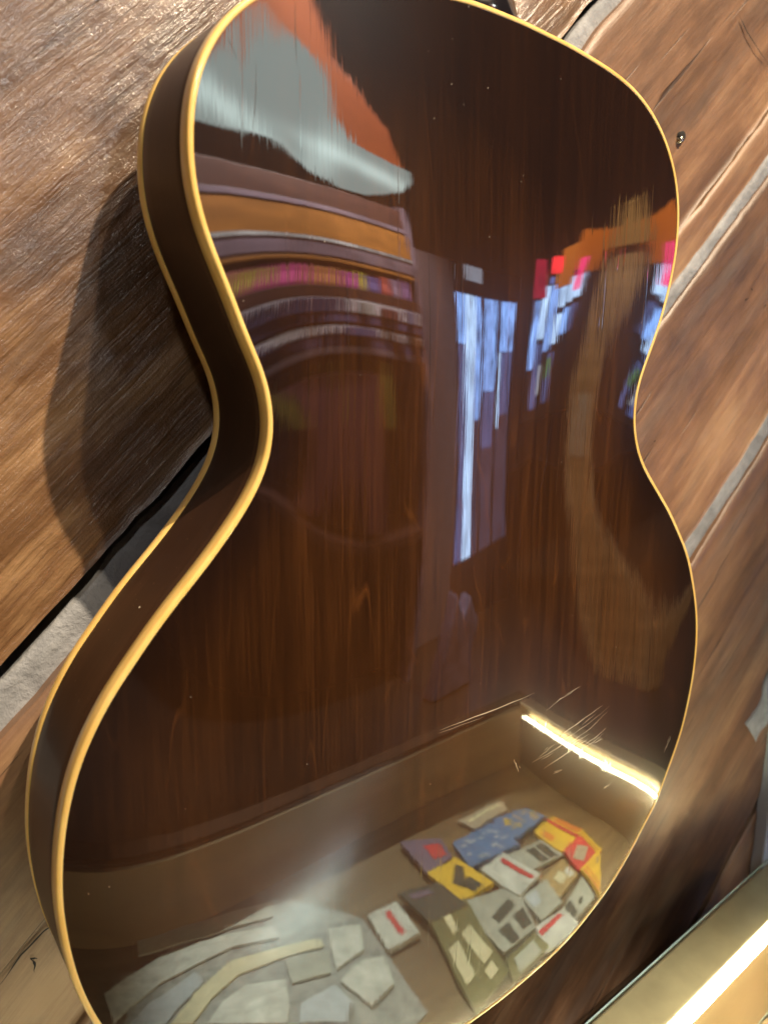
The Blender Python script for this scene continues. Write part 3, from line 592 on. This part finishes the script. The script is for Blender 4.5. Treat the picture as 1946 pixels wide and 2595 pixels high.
for (c, nm), w_ in zip(GC, (.045, .05, .022, .05, .06, .05, .03, .06, .055, .05, .06)):
    h_ = rnd.uniform(.075, .105); r0 = thing('goods_box', (xx + w_/2, -2.55, .201), nm + ' box on the mirrored shelf under the orange header', 'box', 'coloured boxes on the mirrored shelf')
    m = lam('goods_' + nm.replace(' ', '_').replace('-', '_'), c)
    box('carton', (xx, -2.60, .201), (xx + w_ - .003, -2.51, .201 + h_), m, r0, .002)
    box('carton_label', (xx + w_*.2, -2.5098, .215), (xx + w_*.75, -2.5085, .215 + h_*.45), lam('carton_label_' + nm.replace(' ', '_').replace('-', '_'), tuple(min(1, v * 1.7 + .05) for v in c)), r0)
    xx += w_
for x0, x1, z0, z1, c, lab in ((1.10, 1.15, -.33, -.12, (.20, .17, .03), 'olive bottle-green box low on the mirrored shelf'), (1.16, 1.24, -.60, -.16, (.14, .05, .07), 'dark maroon box low on the mirrored shelf'),
                               (1.245, 1.29, -.33, -.11, (.20, .17, .03), 'second olive box right of the maroon box'), (.96, 1.08, -.62, -.20, (.06, .06, .06), 'charcoal box left of the maroon box')):
    o = box('goods_box', (x0, -2.60, z0), (x1, -2.52, z1), lam('low_goods', c), None, .003); tag(o, lab, 'box', 'boxes low on the mirrored shelf')
box('lower_board', (X0, -2.9, -.65), (X1, -2.5, -.62), M_dwood, sh)

for x0, w_, z0, h_, c, nm in ((.98, .05, .0825, .05, (.30, .22, .34), 'lilac'), (1.07, .07, .0825, .06, (.05, .05, .12), 'navy'), (1.19, .04, .0825, .055, (.45, .42, .40), 'pearl grey'), (1.27, .08, .0825, .045, (.16, .05, .05), 'wine red'), (1.39, .05, .0825, .06, (.28, .26, .40), 'periwinkle'),
                              (1.02, .06, -.0155, .035, (.10, .05, .03), 'brown'), (1.14, .09, -.0155, .035, (.13, .12, .26), 'indigo'), (1.30, .06, -.0155, .03, (.35, .30, .32), 'ash grey'), (1.41, .06, -.0155, .035, (.22, .10, .05), 'rust')):
    o = box('goods_box', (x0, -2.497, z0), (x0 + w_, -2.47, z0 + h_), lam('goods_' + nm.replace(' ', '_'), c), None, .002)
    tag(o, nm + ' carton on the narrow ledges of the mirrored shelf', 'box', 'cartons on the narrow shelf ledges')
# doorway with daylight
M_day = glow('daylight_blue', (.24, .46, 1.0), 6.0, .95, (30, 7, 5)); M_day2 = glow('daylight_white', (.46, .68, 1.0), 7.0, .85, (34, 9, 4)); M_day3 = glow('daylight_dim', (.25, .35, .85), 1.6, .8, (24, 10, 4))
door = thing('glass_door', (2.5, -3.0, -1.36), 'dark framed glass door full of blue daylight, mirrored in the middle of the guitar back', 'door')
M_jamb = plain('mauve_grey_jamb', (.17, .13, .14), .5); M_dim = glow('daylight_lavender', (.50, .46, .80), .42, .7, (18, 10, 4)); M_frame = plain('dark_frame', (.02, .016, .018), .5)
box('jamb', (1.83, -3.05, -1.36), (2.19, -2.98, .60), M_jamb, door, .004)
box('top_rail', (2.192, -3.04, .39), (3.36, -2.99, .60), M_frame, door)
box('bottom_rail', (2.192, -3.04, -1.36), (3.36, -2.99, -.96), M_frame, door)
for a, b_ in ((2.192, 2.23), (2.63, 2.68), (2.93, 2.98), (3.31, 3.36)):
    box('stile', (a, -3.035, -.958), (b_, -2.995, .388), M_frame, door)
for a, b_, z0, z1, m in ((2.23, 2.36, .05, .388, M_day), (2.365, 2.52, -.958, .388, M_day2), (2.525, 2.63, -.36, .388, M_day), (2.68, 2.93, -.22, .388, M_day), (2.98, 3.31, .02, .388, M_day), (2.23, 2.36, -.958, .045, M_day3), (2.68, 2.93, -.50, -.225, M_day3), (2.98, 3.05, -.42, .015, M_day2), (3.055, 3.31, -.36, .015, M_day3)):
    box('pane', (a, -3.02, z0), (b_, -3.012, z1), m, door)
for a, b_, z0, z1 in ((2.525, 2.63, -.958, -.365), (2.68, 2.93, -.958, -.505), (2.98, 3.05, -.958, -.425), (3.055, 3.31, -.958, -.365)):
    box('lower_panel', (a, -3.02, z0), (b_, -3.0, z1), M_dim, door)
o = box('window_pane', (2.36, -2.985, .49), (2.63, -2.97, .60), glow('transom_light', (.72, .82, 1), 1.6, .3), door)
reflp = [(1.45, -1.358), (1.83, -1.358), (1.80, -1.15), (1.86, -1.0), (1.72, -.84), (1.66, -.92), (1.56, -.80), (1.50, -1.05)]
o = prism('floor_reflection', reflp, -2.16, -2.02, plain('lavender_reflection', (.13, .14, .25), .8, var=.4, scale=9), None, 'y', .02)  # upright plate added for the door's daylight reflected in the floor
tag(o, 'pale lavender cloth tote bag standing on the floor below the mirrored door', 'light patch')
# shop window and coloured boards farther right
def panel(name, poly, y, m, lab, cat, th=.03):
    o = prism(name, poly, y - th, y, m, None, 'y', .003); tag(o, lab, cat); return o
panel('neon_sign', [(3.72, .44), (3.98, .44), (3.9, .78), (3.70, .78)], -3.0, glow('neon_red_dim', (1, .03, .12), 1.6, .4), 'dim crimson lit strip mirrored right of the door', 'neon sign')
panel('neon_sign', [(4.01, .66), (4.2, .66), (4.2, .81), (4.01, .81)], -2.98, glow('neon_red', (1, .04, .05), 6.0, .3), 'bright small red neon sign mirrored beside the orange board', 'neon sign')
panel('painted_board', [(4.21, .52), (4.45, .56), (4.45, .95), (4.21, .88)], -3.0, plain('orange_board', (.65, .20, .03), .5), 'orange board mirrored between the red neon and the post', 'board')
win = thing('shop_window', (4.3, -3.05, -.2), 'bright blue-white shop window with dark bars mirrored left of the post', 'window')
box('frame', (3.76, -3.06, -.45), (5.3, -3.04, .66), M_frame, win)
for a, b_, z0, z1, m in ((3.80, 3.94, -.12, .42, M_day), (3.96, 4.10, .1, .55, M_day2), (3.96, 4.12, -.38, .06, M_day3), (4.14, 4.28, .0, .56, M_day), (4.32, 4.44, .36, .6, M_day2), (4.32, 4.44, .05, .30, M_day2), (4.47, 4.58, .40, .64, M_day2), (4.47, 4.58, .12, .35, M_day), (4.61, 4.70, .44, .66, M_day2), (4.61, 4.70, .14, .38, M_day3), (4.32, 4.42, -.36, -.02, M_day3)):
    box('pane', (a, -3.04, z0), (b_, -3.03, z1), m, win)
for i_, (x_, z_, w_, h_, c_, st, nm) in enumerate(((3.84, .44, .07, .1, (1, .05, .2), 2.2, 'pink'), (4.05, .57, .09, .06, (.2, .35, 1), 3.0, 'blue'), (4.18, .58, .05, .08, (1, .45, .1), 1.8, 'orange'), (4.30, -.2, .06, .14, (.35, .8, .25), 1.2, 'green'), (4.10, -.30, .05, .2, (.9, .95, 1), 2.5, 'white'))):
    o = box('window_sticker', (x_, -3.028, z_), (x_ + w_, -3.022, z_ + h_), glow('sticker_' + nm, c_, st, .4, (30, 30, 8)), None); tag(o, nm + ' glowing lit sign stuck on the mirrored shop window', 'lit sign')
panel('painted_board', [(4.46, .70), (4.76, .66), (4.80, 1.02), (4.48, 1.06)], -3.0, plain('deep_orange_board', (.60, .16, .02), .5), 'deep orange board mirrored at the right edge of the guitar', 'board')
panel('neon_sign', [(4.50, .50), (4.57, .50), (4.57, .80), (4.52, .80)], -2.97, glow('neon_pink', (1, .05, .22), 6, .3), 'pink neon strip mirrored at the right edge of the guitar', 'neon sign')
M_post = plain('brown_post', (.50, .32, .16), .5, var=.3, scale=14)
post = thing('wooden_post', (2.68, -1.62, -1.36), 'brown wooden post with a tan bracket mirrored down the right side of the guitar back', 'post')
prism('shaft', [(2.70, -1.36), (2.712, -.30), (2.70, -.10), (2.675, .12), (2.645, .36), (2.625, .48), (2.80, .48), (2.80, -1.36)], -1.622, -1.60, M_post, post, 'y', .004)
prism('bracket', [(2.575, .482), (2.80, .482), (2.80, .74), (2.60, .74), (2.545, .68)], -1.600, -1.580, plain('tan_bracket', (.40, .24, .09), .5), post, 'y', .003)
box('gloss_patch', (2.725, -1.599, -.40), (2.76, -1.597, -.20), plain('gloss_grey', (.55, .52, .46), .6), post)  # pale plate painted in as the gloss highlight on the shaft
